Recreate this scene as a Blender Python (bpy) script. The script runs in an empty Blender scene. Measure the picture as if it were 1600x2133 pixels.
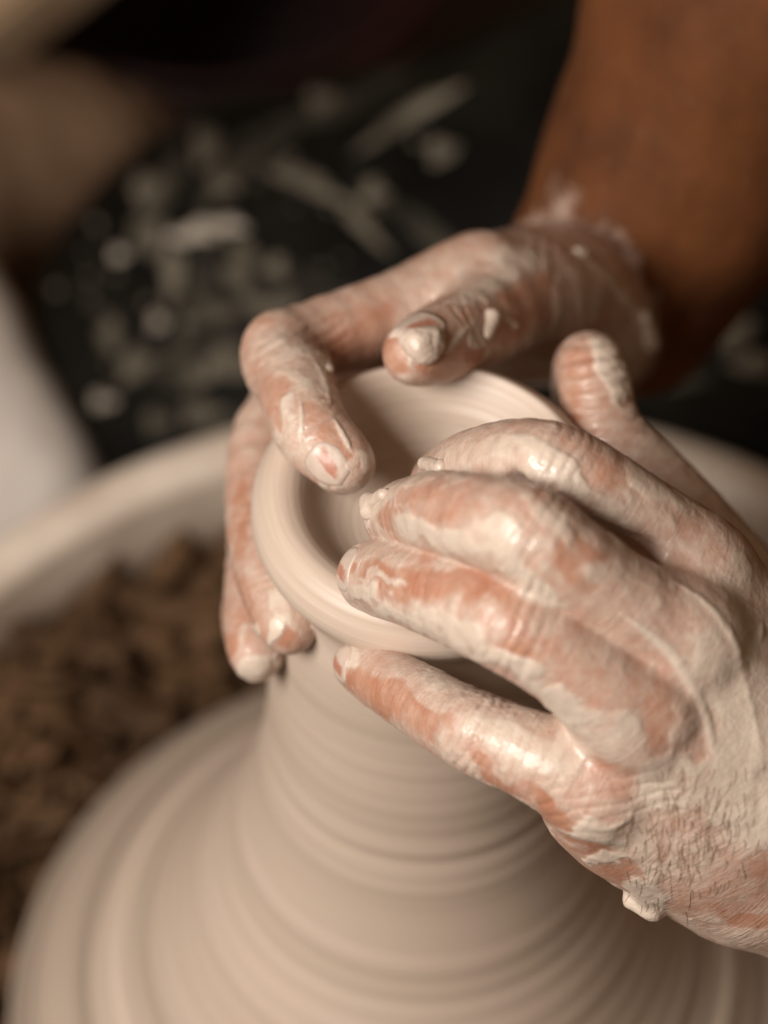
import bpy, bmesh, math, random
import numpy as np
import openvdb as vdb
from mathutils import Vector, Matrix
from mathutils.bvhtree import BVHTree

R = math.radians
rng = np.random.RandomState(7)
random.seed(7)
SC = bpy.context.scene
COL = SC.collection
MM = 0.001

# ------------------------------------------------------------------ camera
PITCH = R(53)
DIST = 650.0                      # mm from lens to the plane of the cup mouth
HC = 228.0                        # height of the cup rim above the wheel head, mm
FWD = np.array([0, math.cos(PITCH), -math.sin(PITCH)])
UP = np.array([0, math.sin(PITCH), math.cos(PITCH)])
RT = np.array([1.0, 0, 0])
FOC = np.array([0, 0, HC]) - RT * 9.5 - UP * 5.4
CAM = FOC - FWD * DIST


def at(u, v, d):
    """a point of the place (mm): where it was measured in the photograph plus its depth behind the cup plane"""
    s = (DIST + d) / DIST / 10.0
    return FOC + RT * (u - 800) * s + UP * (1066.5 - v) * s + FWD * d


cam = bpy.data.cameras.new('camera')
cam_o = bpy.data.objects.new('camera', cam)
COL.objects.link(cam_o)
cam.sensor_fit = 'HORIZONTAL'
cam.sensor_width = 36
cam.lens = 36 * DIST / 160.0
cam.clip_start = 0.05
cam.clip_end = 30
cam_o.matrix_world = Matrix(((RT[0], UP[0], -FWD[0], CAM[0] * MM), (RT[1], UP[1], -FWD[1], CAM[1] * MM),
                             (RT[2], UP[2], -FWD[2], CAM[2] * MM), (0, 0, 0, 1)))
cam.dof.use_dof = True
cam.dof.focus_distance = (DIST - 26) * MM
cam.dof.aperture_fstop = cam.lens / 17.5
SC.camera = cam_o

# ------------------------------------------------------------------ world, lamps, exposure
W = bpy.data.worlds.new('World')
SC.world = W
W.use_nodes = True
W.node_tree.nodes['Background'].inputs[0].default_value = (1.0, 0.62, 0.35, 1)
W.node_tree.nodes['Background'].inputs[1].default_value = 0.135


def lamp(name, loc, target, size, energy, color):
    l = bpy.data.lights.new(name, 'AREA')
    l.shape = 'RECTANGLE'
    l.size, l.size_y = size
    l.energy = energy
    l.color = color
    o = bpy.data.objects.new(name, l)
    COL.objects.link(o)
    o.location = loc
    o.rotation_euler = (Vector(target) - Vector(loc)).to_track_quat('-Z', 'Y').to_euler()
    return o


lamp('window_light', (-0.54, -0.44, 0.90), (0.0, 0.0, 0.16), (0.40, 0.40), 14.4, (1.0, 0.93, 0.86))
SC.view_settings.view_transform = 'Standard'
SC.view_settings.look = 'None'
SC.view_settings.gamma = 1
SC.view_settings.exposure = 0
SC.cycles.use_denoising = True
SC.cycles.max_bounces = 6


# ------------------------------------------------------------------ small helpers
def tag(o, label=None, cat=None, group=None, kind=None):
    if label: o['label'] = label
    if cat: o['category'] = cat
    if group: o['group'] = group
    if kind: o['kind'] = kind
    return o


def empty(name, loc=(0, 0, 0)):
    o = bpy.data.objects.new(name, None)
    o.empty_display_size = 0.02
    COL.objects.link(o)
    o.location = loc
    return o


def link_mesh(name, verts, faces, mat, parent=None, smooth=True):
    """verts in metres (N,3), faces list or (M,4)/(M,3) array"""
    me = bpy.data.meshes.new(name)
    verts = np.asarray(verts, dtype=np.float32)
    if isinstance(faces, np.ndarray):
        k = faces.shape[1]
        me.vertices.add(len(verts))
        me.vertices.foreach_set('co', verts.ravel())
        me.loops.add(faces.size)
        me.loops.foreach_set('vertex_index', faces.astype(np.int32).ravel())
        me.polygons.add(len(faces))
        me.polygons.foreach_set('loop_start', np.arange(0, faces.size, k, dtype=np.int32))
        me.update(calc_edges=True)
    else:
        me.from_pydata(verts.tolist(), [], faces)
        me.update()
    if smooth:
        me.polygons.foreach_set('use_smooth', np.ones(len(me.polygons), dtype=bool))
    me.materials.append(mat)
    o = bpy.data.objects.new(name, me)
    COL.objects.link(o)
    if parent: o.parent = parent
    return o


_perm = np.random.RandomState(3).permutation(256).astype(np.int32)
_perm = np.concatenate([_perm, _perm])
_vals = np.random.RandomState(5).rand(256).astype(np.float32) * 2 - 1


def vnoise(p):
    """value noise in [-1,1] at points p (N,3)"""
    p = np.asarray(p, dtype=np.float32)
    i = np.floor(p).astype(np.int32)
    f = p - i
    f = f * f * f * (f * (f * 6 - 15) + 10)
    i &= 255
    j = (i + 1) & 255

    def h(x, y, z):
        return _vals[_perm[(_perm[(_perm[x] + y) & 255] + z) & 255]]
    x0, y0, z0, x1, y1, z1 = i[:, 0], i[:, 1], i[:, 2], j[:, 0], j[:, 1], j[:, 2]
    fx, fy, fz = f[:, 0], f[:, 1], f[:, 2]
    a = h(x0, y0, z0) * (1 - fx) + h(x1, y0, z0) * fx
    b = h(x0, y1, z0) * (1 - fx) + h(x1, y1, z0) * fx
    c = h(x0, y0, z1) * (1 - fx) + h(x1, y0, z1) * fx
    d = h(x0, y1, z1) * (1 - fx) + h(x1, y1, z1) * fx
    return (a * (1 - fy) + b * fy) * (1 - fz) + (c * (1 - fy) + d * fy) * fz


def fbm(p, o=4, g=0.5):
    s, a, n = 0, 1.0, 0
    for k in range(o):
        s = s + a * vnoise(p * 2 ** k + 17.3 * k)
        n += a
        a *= g
    return s / n


def sstep(a, b, x):
    t = np.clip((x - a) / (b - a), 0, 1)
    return t * t * (3 - 2 * t)


# ------------------------------------------------------------------ node helpers
def material(name):
    m = bpy.data.materials.new(name)
    m.use_nodes = True
    nt = m.node_tree
    return m, nt, nt.nodes['Principled BSDF']


def nd(nt, typ, **kw):
    n = nt.nodes.new(typ)
    for k, v in kw.items():
        if k.startswith('i_'):
            n.inputs[k[2:].replace('_', ' ')].default_value = v
        else:
            setattr(n, k, v)
    return n


def math_n(nt, op, a, b=None, c=None):
    n = nt.nodes.new('ShaderNodeMath')
    n.operation = op
    for k, x in enumerate((a, b, c)):
        if x is None: continue
        if isinstance(x, (int, float)): n.inputs[k].default_value = x
        else: nt.links.new(x, n.inputs[k])
    return n.outputs[0]


def ramp(nt, fac, stops):
    n = nt.nodes.new('ShaderNodeValToRGB')
    e = n.color_ramp.elements
    while len(e) < len(stops): e.new(0.5)
    for k, (p, c) in enumerate(stops):
        e[k].position = p
        e[k].color = tuple(c) + (1,) if len(c) == 3 else c
    nt.links.new(fac, n.inputs[0])
    return n.outputs[0]


def mix(nt, fac, a, b):
    n = nt.nodes.new('ShaderNodeMix')
    n.data_type = 'RGBA'
    if isinstance(fac, (int, float)): n.inputs[0].default_value = fac
    else: nt.links.new(fac, n.inputs[0])
    for s, x in ((6, a), (7, b)):
        if isinstance(x, tuple): n.inputs[s].default_value = x + (1,) if len(x) == 3 else x
        else: nt.links.new(x, n.inputs[s])
    return n.outputs[2]


def noise(nt, vec, scale, detail=4, rough=0.55, dist=0):
    n = nt.nodes.new('ShaderNodeTexNoise')
    n.inputs['Scale'].default_value = scale
    n.inputs['Detail'].default_value = detail
    n.inputs['Roughness'].default_value = rough
    n.inputs['Distortion'].default_value = dist
    if vec is not None: nt.links.new(vec, n.inputs['Vector'])
    return n.outputs['Fac']


def objco(nt):
    return nt.nodes.new('ShaderNodeTexCoord').outputs['Object']


def mapped(nt, vec, scale):
    n = nt.nodes.new('ShaderNodeMapping')
    n.inputs['Scale'].default_value = scale
    nt.links.new(vec, n.inputs['Vector'])
    return n.outputs[0]


def bump(nt, h, strength, dist, prev=None):
    n = nt.nodes.new('ShaderNodeBump')
    n.inputs['Strength'].default_value = strength
    n.inputs['Distance'].default_value = dist
    nt.links.new(h, n.inputs['Height'])
    if prev is not None: nt.links.new(prev, n.inputs['Normal'])
    return n.outputs[0]


# ------------------------------------------------------------------ materials
CLAY = (0.60, 0.475, 0.37)


def mat_hand():
    m, nt, b = material('clay_smeared_skin')
    L = nt.links
    at_c = nd(nt, 'ShaderNodeAttribute', attribute_name='clay').outputs['Fac']
    at_w = nd(nt, 'ShaderNodeAttribute', attribute_name='tan').outputs['Fac']
    at_l = nd(nt, 'ShaderNodeAttribute', attribute_name='along').outputs['Vector']
    co = objco(nt)
    n1 = noise(nt, co, 900, 5, 0.6)
    n2 = noise(nt, co, 260, 4, 0.55, 0.6)
    n3 = noise(nt, mapped(nt, at_l, (2.2, 0.22, 0.22)), 1.0, 4, 0.6)      # fine lines across the fingers
    x = math_n(nt, 'ADD', at_c, math_n(nt, 'MULTIPLY', math_n(nt, 'SUBTRACT', n1, 0.5), 0.22))
    x = math_n(nt, 'ADD', x, math_n(nt, 'MULTIPLY', math_n(nt, 'SUBTRACT', n2, 0.5), 0.18))
    x = math_n(nt, 'ADD', x, math_n(nt, 'MULTIPLY', math_n(nt, 'SUBTRACT', n3, 0.5), 0.42))
    skin = mix(nt, ramp(nt, noise(nt, co, 120, 3), [(0.35, (0, 0, 0)), (0.65, (1, 1, 1))]),
               (0.41, 0.182, 0.110), (0.46, 0.25, 0.168))
    tan_shade_col = mix(nt, ramp(nt, noise(nt, mapped(nt, co, (1.0, 1.0, 0.55)), 38, 5, 0.6), [(0.30, (0, 0, 0)), (0.66, (1, 1, 1))]),
               (0.066, 0.023, 0.009), (0.145, 0.052, 0.018))  # tanned forearm skin, darkened further: the shade it lies in is painted in
    skin = mix(nt, at_w, skin, tan_shade_col)
    thin = mix(nt, ramp(nt, noise(nt, co, 330, 5, 0.65), [(0.3, (.35, .35, .35)), (0.7, (.85, .85, .85))]), skin, (0.575, 0.44, 0.365))
    film = ramp(nt, x, [(0.15, (0, 0, 0)), (0.45, (1, 1, 1))])
    thick = ramp(nt, x, [(0.46, (0, 0, 0)), (0.74, (1, 1, 1))])
    clay = mix(nt, noise(nt, co, 160, 4), (0.56, 0.45, 0.36), (0.66, 0.555, 0.465))
    col = mix(nt, thick, mix(nt, film, skin, thin), clay)
    L.new(col, b.inputs['Base Color'])
    b.inputs['Subsurface Weight'].default_value = 0.12
    b.inputs['Subsurface Radius'].default_value = (1.0, 0.4, 0.2)
    b.inputs['Subsurface Scale'].default_value = 0.0025
    rough = math_n(nt, 'ADD', 0.22, math_n(nt, 'MULTIPLY', noise(nt, co, 190, 4, 0.6), 0.42))
    rough = math_n(nt, 'ADD', rough, math_n(nt, 'MULTIPLY', at_w, 0.25))
    L.new(rough, b.inputs['Roughness'])
    L.new(math_n(nt, 'SUBTRACT', 0.5, math_n(nt, 'MULTIPLY', at_w, 0.38)), b.inputs['Specular IOR Level'])
    L.new(math_n(nt, 'MULTIPLY', math_n(nt, 'SUBTRACT', 1.0, at_w), ramp(nt, noise(nt, co, 75, 3), [(0.42, (.1, .1, .1)), (0.64, (.6, .6, .6))])), b.inputs['Coat Weight'])
    b.inputs['Coat Roughness'].default_value = 0.09
    h = math_n(nt, 'ADD', math_n(nt, 'MULTIPLY', n3, math_n(nt, 'SUBTRACT', 1.1, math_n(nt, 'MULTIPLY', thick, 0.6))), math_n(nt, 'MULTIPLY', noise(nt, co, 1500, 3, 0.6), 0.35))
    h = math_n(nt, 'ADD', h, math_n(nt, 'MULTIPLY', thick, 0.9))
    vor = nd(nt, 'ShaderNodeTexVoronoi', i_Scale=1100.0)
    L.new(co, vor.inputs['Vector'])
    h = math_n(nt, 'ADD', h, math_n(nt, 'MULTIPLY', vor.outputs['Distance'], 0.35))
    L.new(bump(nt, h, 0.5, 0.0004), b.inputs['Normal'])
    return m


def mat_clay_ring():
    """clay turning on the wheel: colour and relief run in rings round the axis"""
    m, nt, b = material('throwing_clay')
    L = nt.links
    co = objco(nt)
    sep = nd(nt, 'ShaderNodeSeparateXYZ')
    L.new(co, sep.inputs[0])
    r = math_n(nt, 'SQRT', math_n(nt, 'ADD', math_n(nt, 'MULTIPLY', sep.outputs[0], sep.outputs[0]),
                                  math_n(nt, 'MULTIPLY', sep.outputs[1], sep.outputs[1])))
    ang = math_n(nt, 'ARCTAN2', sep.outputs[1], sep.outputs[0])
    cmb = nd(nt, 'ShaderNodeCombineXYZ')
    L.new(r, cmb.inputs[0])
    L.new(sep.outputs[2], cmb.inputs[1])
    L.new(math_n(nt, 'MULTIPLY', math_n(nt, 'SINE', ang), 0.0012), cmb.inputs[2])
    v = cmb.outputs[0]
    fine = noise(nt, v, 1400, 4, 0.65)
    mid = noise(nt, v, 260, 3, 0.6)
    wide = noise(nt, v, 70, 3, 0.5)
    c = mix(nt, ramp(nt, wide, [(0.36, (0, 0, 0)), (0.64, (1, 1, 1))]), (0.48, 0.385, 0.305), (0.60, 0.487, 0.398))
    c = mix(nt, math_n(nt, 'MULTIPLY', ramp(nt, mid, [(0.45, (0, 0, 0)), (0.7, (1, 1, 1))]), 0.4), c, (0.63, 0.495, 0.415))
    c = mix(nt, math_n(nt, 'MULTIPLY', ramp(nt, fine, [(0.35, (1, 1, 1)), (0.6, (0, 0, 0))]), 0.22), c, (0.36, 0.26, 0.185))
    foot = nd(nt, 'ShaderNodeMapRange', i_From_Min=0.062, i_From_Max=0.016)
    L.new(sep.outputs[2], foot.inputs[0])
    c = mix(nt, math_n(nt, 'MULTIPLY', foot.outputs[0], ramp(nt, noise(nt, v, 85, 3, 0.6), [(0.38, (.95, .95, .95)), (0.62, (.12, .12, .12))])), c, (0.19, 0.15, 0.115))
    L.new(c, b.inputs['Base Color'])
    b.inputs['Roughness'].default_value = 0.46
    b.inputs['Subsurface Weight'].default_value = 0.0
    h = math_n(nt, 'ADD', math_n(nt, 'MULTIPLY', fine, 0.35), math_n(nt, 'MULTIPLY', mid, 0.65))
    L.new(bump(nt, h, 0.16, 0.0008), b.inputs['Normal'])
    return m


def mat_simple(name, c1, c2, scale, rough=0.6, bstr=0.2, bdist=0.001, lo=0.35, hi=0.65, spec=0.5):
    m, nt, b = material(name)
    co = objco(nt)
    n = noise(nt, co, scale, 5, 0.6)
    nt.links.new(mix(nt, ramp(nt, n, [(lo, (0, 0, 0)), (hi, (1, 1, 1))]), c1, c2), b.inputs['Base Color'])
    b.inputs['Roughness'].default_value = rough
    b.inputs['Specular IOR Level'].default_value = spec
    nt.links.new(bump(nt, noise(nt, co, scale * 3, 4), bstr, bdist), b.inputs['Normal'])
    return m


M_HAND = mat_hand()
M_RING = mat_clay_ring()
M_LUMP = mat_simple('wet_clay_lump', (0.52, 0.41, 0.33), (0.62, 0.51, 0.425), 300, 0.35, 0.3, 0.0006)
def mat_nail():
    m, nt, b = material('clay_stained_nail')
    pl = nd(nt, 'ShaderNodeAttribute', attribute_name='plate').outputs['Vector']
    sep = nd(nt, 'ShaderNodeSeparateXYZ')
    nt.links.new(pl, sep.inputs[0])
    co = objco(nt)
    # slip dried on the nail leaves one slanting strip of it clean
    x = math_n(nt, 'ADD', sep.outputs[0], math_n(nt, 'MULTIPLY', sep.outputs[1], -0.7))
    x = math_n(nt, 'ABSOLUTE', math_n(nt, 'ADD', x, 0.55))
    y = math_n(nt, 'ABSOLUTE', math_n(nt, 'SUBTRACT', sep.outputs[1], 0.52))
    d = math_n(nt, 'MAXIMUM', math_n(nt, 'MULTIPLY', x, 1.0), math_n(nt, 'MULTIPLY', y, 0.95))
    d = math_n(nt, 'ADD', d, math_n(nt, 'MULTIPLY', math_n(nt, 'SUBTRACT', noise(nt, co, 420, 4), 0.5), 0.45))
    c = mix(nt, ramp(nt, d, [(0.20, (0, 0, 0)), (0.36, (1, 1, 1))]), (0.42, 0.19, 0.13), mix(nt, noise(nt, co, 500, 4), (0.50, 0.37, 0.30), (0.62, 0.52, 0.44)))
    nt.links.new(c, b.inputs['Base Color'])
    b.inputs['Roughness'].default_value = 0.36
    nt.links.new(bump(nt, noise(nt, co, 700, 4), 0.3, 0.0004), b.inputs['Normal'])
    return m


M_NAIL = mat_nail()
M_HAIR = mat_simple('brown_hair', (0.26, 0.165, 0.10), (0.45, 0.33, 0.24), 200, 0.5)
def mat_pan():
    m, nt, b = material('cream_plastic')
    co = objco(nt)
    sep = nd(nt, 'ShaderNodeSeparateXYZ')
    nt.links.new(co, sep.inputs[0])
    base = mix(nt, ramp(nt, noise(nt, co, 26, 5, 0.6), [(.35, (0, 0, 0)), (.65, (1, 1, 1))]), (0.50, 0.41, 0.33), (0.68, 0.585, 0.49))
    # slip and mud left on the wall: thicker towards the trimmings
    mr = nd(nt, 'ShaderNodeMapRange', i_From_Min=0.081, i_From_Max=0.052)
    nt.links.new(sep.outputs[2], mr.inputs[0])
    dirt = math_n(nt, 'ADD', mr.outputs[0], math_n(nt, 'MULTIPLY', math_n(nt, 'SUBTRACT', noise(nt, co, 22, 5, 0.65), 0.5), 2.1))
    base = mix(nt, ramp(nt, dirt, [(.25, (0, 0, 0)), (.95, (1, 1, 1))]), base, (0.17, 0.10, 0.055))
    nt.links.new(base, b.inputs['Base Color'])
    b.inputs['Roughness'].default_value = 0.5
    nt.links.new(bump(nt, noise(nt, co, 90, 5), 0.3, 0.001), b.inputs['Normal'])
    return m


M_PAN = mat_pan()
M_MUD = mat_simple('brown_trimmings', (0.045, 0.022, 0.009), (0.120, 0.064, 0.029), 22, 0.75, 0.5, 0.003, spec=0.25)
M_TROUSER = mat_simple('black_cotton', (0.0025, 0.002, 0.0013), (0.012, 0.0105, 0.007), 16, 0.7, 0.4, 0.002, 0.45, 0.75, spec=0.10)
M_SPOT = mat_simple('dried_clay_spot', (0.24, 0.20, 0.155), (0.42, 0.37, 0.31), 60, 0.8)
M_FAINT = mat_simple('faint_clay_spot', (0.03, 0.025, 0.015), (0.17, 0.145, 0.105), 45, 0.9)
M_SMEAR = mat_simple('thin_clay_smear', (0.006, 0.005, 0.0033), (0.040, 0.035, 0.024), 55, 0.8, spec=0.2)
M_STEEL = mat_simple('dull_metal', (0.30, 0.25, 0.2), (0.4, 0.33, 0.27), 40, 0.45)
M_FLOOR = mat_simple('dark_floor', (0.020, 0.011, 0.006), (0.05, 0.026, 0.013), 9, 0.8)
M_BROWN = mat_simple('brown_cloth', (0.10, 0.055, 0.028), (0.22, 0.135, 0.078), 12, 0.9, 0.3, 0.003)
M_GREY = mat_simple('grey_cloth', (0.47, 0.41, 0.365), (0.58, 0.52, 0.465), 14, 0.9, 0.3, 0.003)
M_WOOD = mat_simple('pale_wood', (0.45, 0.30, 0.18), (0.60, 0.44, 0.29), 15, 0.6)
M_RED = mat_simple('dark_red_plastic', (0.016, 0.0018, 0.001), (0.03, 0.003, 0.0015), 10, 0.6)


# ------------------------------------------------------------------ solid modelling: rounded cones blended into one surface
class Cone:
    __slots__ = ('a', 'b', 'ra', 'rb', 'c', 'rad')

    def __init__(s, a, b, ra, rb):
        s.a, s.b, s.ra, s.rb = np.asarray(a, float), np.asarray(b, float), float(ra), float(rb)
        s.c = (s.a + s.b) / 2
        s.rad = np.linalg.norm(s.b - s.a) / 2 + max(ra, rb)

    def d(s, P):
        ba = s.b - s.a
        l2 = ba @ ba
        pa = P - s.a
        if l2 < 1e-6: return np.sqrt((pa * pa).sum(1)) - max(s.ra, s.rb)
        rr = s.ra - s.rb
        a2 = max(l2 - rr * rr, 1e-6)
        y = pa @ ba
        z = y - l2
        q = pa * l2 - y[:, None] * ba
        x2 = (q * q).sum(1)
        y2 = y * y * l2
        z2 = z * z * l2
        k = np.sign(rr) * rr * rr * x2
        il2 = 1.0 / l2
        out = (np.sqrt(np.maximum(x2 * a2 * il2, 0)) + y * rr) * il2 - s.ra
        m1 = np.sign(z) * a2 * z2 > k
        out[m1] = np.sqrt(x2[m1] + z2[m1]) * il2 - s.rb
        m2 = (~m1) & (np.sign(y) * a2 * y2 < k)
        out[m2] = np.sqrt(x2[m2] + y2[m2]) * il2 - s.ra
        return out


def smin(a, b, k):
    h = np.maximum(k - np.abs(a - b), 0) / k
    return np.minimum(a, b) - h * h * k * 0.25


def smax(a, b, k):
    return -smin(-a, -b, k)


def resample(pts, n=4):
    """Catmull-Rom through (x,y,z,r)"""
    p = np.array(pts, float)
    e = np.vstack([2 * p[0] - p[1], p, 2 * p[-1] - p[-2]])
    out = []
    for i in range(1, len(e) - 2):
        for t in np.arange(n) / n:
            a, b, c, d = e[i - 1], e[i], e[i + 1], e[i + 2]
            out.append(0.5 * (2 * b + (c - a) * t + (2 * a - 5 * b + 4 * c - d) * t * t + (3 * b - a - 3 * c + d) * t ** 3))
    out.append(p[-1])
    return np.array(out)


def chain(spec, n=4, raw=False):
    """spec: (u,v,depth,r) -> list of cones and the sampled centre line"""
    pts = [tuple(at(u, v, d)) + (r,) for u, v, d, r in spec] if not raw else spec
    q = resample(pts, n)
    return [Cone(q[i, :3], q[i + 1, :3], q[i, 3], q[i + 1, 3]) for i in range(len(q) - 1)], q


class Limb:
    def __init__(s):
        s.palm, s.fingers, s.add, s.cut = [], [], [], []

    def groups(s):
        for g in [(s.palm, 0)] + s.fingers:
            yield g
    kp = 9.0

    def far(s, cones, c, r):
        return [x for x in cones if np.linalg.norm(x.c - c) - x.rad - r < 9.0]

    def field(s, P, c=None, r=1e9):
        def g(cones, k):
            if c is not None: cones = s.far(cones, c, r)
            f = np.full(len(P), 40.0)
            for x in cones: f = smin(f, x.d(P), k)
            return f
        palm = g(s.palm, s.kp)
        for x, k in s.add_palm(c, r): palm = smin(palm, x.d(P), k)
        out = palm
        for cones, k in s.fingers:
            f = g(cones, 1.0)
            if f.min() > 20: continue
            out = smin(out, smin(palm, f, k), 0.8)
        for x, k in s.add:
            if c is None or np.linalg.norm(x.c - c) - x.rad - r < 9: out = smin(out, x.d(P), k)
        for x, k in s.cut:
            if c is None or np.linalg.norm(x.c - c) - x.rad - r < 9: out = smax(out, -x.d(P), k)
        return out

    def add_palm(s, c, r):
        return []

    def mesh(s, vox):
        allc = s.palm + [x for f, _ in s.fingers for x in f] + [x for x, _ in s.add]
        lo = np.min([np.minimum(x.a - x.ra, x.b - x.rb) for x in allc], 0) - 6
        hi = np.max([np.maximum(x.a + x.ra, x.b + x.rb) for x in allc], 0) + 6
        B = 16
        bs = B * vox
        n = np.ceil((hi - lo) / bs).astype(int)
        ii = np.stack(np.meshgrid(*[np.arange(k) for k in n], indexing='ij'), -1).reshape(-1, 3)
        cen = lo + (ii + 0.5) * bs - vox / 2
        f = s.field(cen)
        half = bs * 0.9
        grid = vdb.FloatGrid(3.0)
        ofs = np.stack(np.meshgrid(*[np.arange(B)] * 3, indexing='ij'), -1).reshape(-1, 3) * vox
        inside = np.full((B, B, B), -3.0, dtype=np.float32)
        for k in range(len(ii)):
            if f[k] > half + 4: continue
            ijk = tuple(int(x) for x in ii[k] * B)
            if f[k] < -half - 5:
                grid.copyFromArray(inside, ijk=ijk)
                continue
            v = s.field(lo + ii[k] * bs + ofs, cen[k], half)
            grid.copyFromArray(np.clip(v, -3, 3).reshape(B, B, B).astype(np.float32), ijk=ijk)
        pts, quads = grid.convertToQuads(0.0)
        return pts * vox + lo, quads.astype(np.int32)


def vnormals(V, Q):
    if Q.shape[1] == 4:
        n = np.cross(V[Q[:, 2]] - V[Q[:, 0]], V[Q[:, 3]] - V[Q[:, 1]])
    else:
        n = np.cross(V[Q[:, 1]] - V[Q[:, 0]], V[Q[:, 2]] - V[Q[:, 0]])
    N = np.zeros_like(V)
    for k in range(Q.shape[1]):
        for a in range(3):
            N[:, a] += np.bincount(Q[:, k], weights=n[:, a], minlength=len(V))
    N /= np.maximum(np.linalg.norm(N, axis=1), 1e-9)[:, None]
    return N


def fix_winding(V, Q):
    n = np.cross(V[Q[:, 2]] - V[Q[:, 0]], V[Q[:, 3]] - V[Q[:, 1]])
    c = V[Q].mean(1)
    vol = (c * n).sum()
    return Q if vol > 0 else Q[:, ::-1].copy()


def relax(V, Q, it=2):
    for _ in range(it):
        S = np.zeros_like(V)
        cnt = np.zeros(len(V))
        for k in range(4):
            for kk in (1, 3):
                j = Q[:, (k + kk) % 4]
                for a in range(3):
                    S[:, a] += np.bincount(Q[:, k], weights=V[j, a], minlength=len(V))
                cnt += np.bincount(Q[:, k], minlength=len(V))
        V = V * 0.4 + 0.6 * S / cnt[:, None]
    return V


def project(V):
    q = V - CAM
    dep = q @ FWD
    s = 10.0 * DIST / dep
    return 800 + (q @ RT) * s, 1066.5 - (q @ UP) * s, dep - DIST


def dress(limb, V, Q, bias, patches, wrinkles, lines, seed, tanfun=None):
    """skin relief, clay film and the data the material reads"""
    V = relax(V, Q, 2)
    N = vnormals(V, Q)
    u, v, dep = project(V)
    facing = -(N @ FWD)
    # creases across the joints
    disp = np.zeros(len(V))
    crease = np.zeros(len(V))
    for (wu, wv, wd, du, dv, L, Wd, n, amp) in wrinkles:
        c = at(wu, wv, wd)
        ax = RT * du - UP * dv
        ax = ax / np.linalg.norm(ax)
        q = V - c
        s = q @ ax
        lat = np.linalg.norm(q - np.outer(s, ax), axis=1)
        near = np.exp(-(s / L) ** 2 * 1.2) * (lat < Wd) * np.clip(facing * 1.6 + 0.1, 0, 1)
        s2 = s + 0.8 * vnoise(q * 0.25 + seed)
        w = np.abs(np.sin(s2 * math.pi / (2 * L) * n))
        disp -= amp * near * (np.where(amp > .45, 1 - w, 1.6 * (1 - np.clip(w * 2.2, 0, 1))))
        if amp > .45: crease = np.maximum(crease, near * (1 - w) * (facing > 0))
    disp += 0.16 * fbm(V * 0.16 + seed, 4) + 0.07 * fbm(V * 0.55 + seed, 3)
    # clay film
    warp = np.stack([vnoise(V * 0.16 + 5 + seed), vnoise(V * 0.16 + 31 + seed), vnoise(V * 0.16 + 77 + seed)], 1)
    warp2 = np.stack([vnoise(V * 0.6 + 15), vnoise(V * 0.6 + 41), vnoise(V * 0.6 + 87)], 1)
    Vw = V + warp * 2.2 + warp2 * 0.7
    c = np.full(len(V), bias) + 0.26 * fbm(Vw * 0.10 + seed, 4) + 0.10 * fbm(Vw * 0.4 + seed, 3)
    uw, vw, _ = project(Vw)
    for (pu, pv, ru, rv, ang, val) in patches[1:] + patches[:1]:
        idx = np.where((np.abs(u - pu) < 30) & (np.abs(v - pv) < 30))[0]
        if len(idx) == 0: continue
        d0 = dep[idx].min()
        ca, sa = math.cos(R(ang)), math.sin(R(ang))
        x = ((uw - pu) * ca + (vw - pv) * sa) / ru
        y = (-(uw - pu) * sa + (vw - pv) * ca) / rv
        w = 1 - sstep(0.68, 1.22, np.sqrt(x * x + y * y))
        w *= 1 - sstep(12, 18, np.abs(dep - d0 - 4))
        c = c * (1 - w) + w * (val + 0.20 * fbm(Vw * 0.3 + seed, 4))
    # ridges of slip squeezed out along a line
    for pts, wdt, hgt in lines:
        P3 = []
        for (lu, lv) in pts:
            idx = np.where((np.abs(u - lu) < 9) & (np.abs(v - lv) < 9))[0]
            if len(idx) == 0: continue
            P3.append(V[idx[np.argmin(dep[idx])]])
        if len(P3) < 2: continue
        q = resample([tuple(x) + (1,) for x in P3], 5)[:, :3]
        dm = np.full(len(V), 1e9)
        for i in range(len(q) - 1):
            sel = np.where(np.linalg.norm(V - (q[i] + q[i + 1]) / 2, axis=1) < np.linalg.norm(q[i + 1] - q[i]) / 2 + 4)[0]
            if len(sel) == 0: continue
            ba = q[i + 1] - q[i]
            t = np.clip(((V[sel] - q[i]) @ ba) / max(ba @ ba, 1e-6), 0, 1)
            tp = 1.6 * (1 - math.sqrt(max(0.0, math.sin((i + .5) / (len(q) - 1) * math.pi))))
            dm[sel] = np.minimum(dm[sel], np.linalg.norm(V[sel] - q[i] - t[:, None] * ba, axis=1) + tp)
        w = np.exp(-(dm / wdt) ** 2) * np.clip(.75 + .6 * fbm(V * .22 + 3, 2), .2, 1)
        disp += hgt * w
        if hgt > 0: c = np.maximum(c, 0.86 * np.exp(-(dm / (wdt * 1.3)) ** 2))
    c = c - 0.12 * crease
    tan_shade, bare = (np.zeros(len(V)), np.zeros(len(V))) if tanfun is None else tanfun(V)
    smudge = np.clip(0.0 + 0.8 * np.maximum(fbm(V * np.array([.055, .055, .03]) + 4, 4) - 0.12, 0), 0, .10)
    c = c * (1 - bare) + bare * np.minimum(smudge, c)
    edge = sstep(0.46, 0.66, c)
    disp += 0.13 * edge + 0.20 * sstep(0.62, 0.95, c) * (1 + fbm(Vw * 0.5 + 9, 3))
    disp += 0.04 * np.exp(-((c - 0.58) / 0.05) ** 2)
    V2 = V + N * disp[:, None]
    # coordinates along and across the nearest bone
    allc = [(x, k) for k, (g, _) in enumerate(limb.fingers) for x in g] + [(x, 50) for x in limb.palm]
    best = np.full(len(V), 1e9)
    al = np.zeros((len(V), 3), dtype=np.float32)
    off = {}
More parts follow.
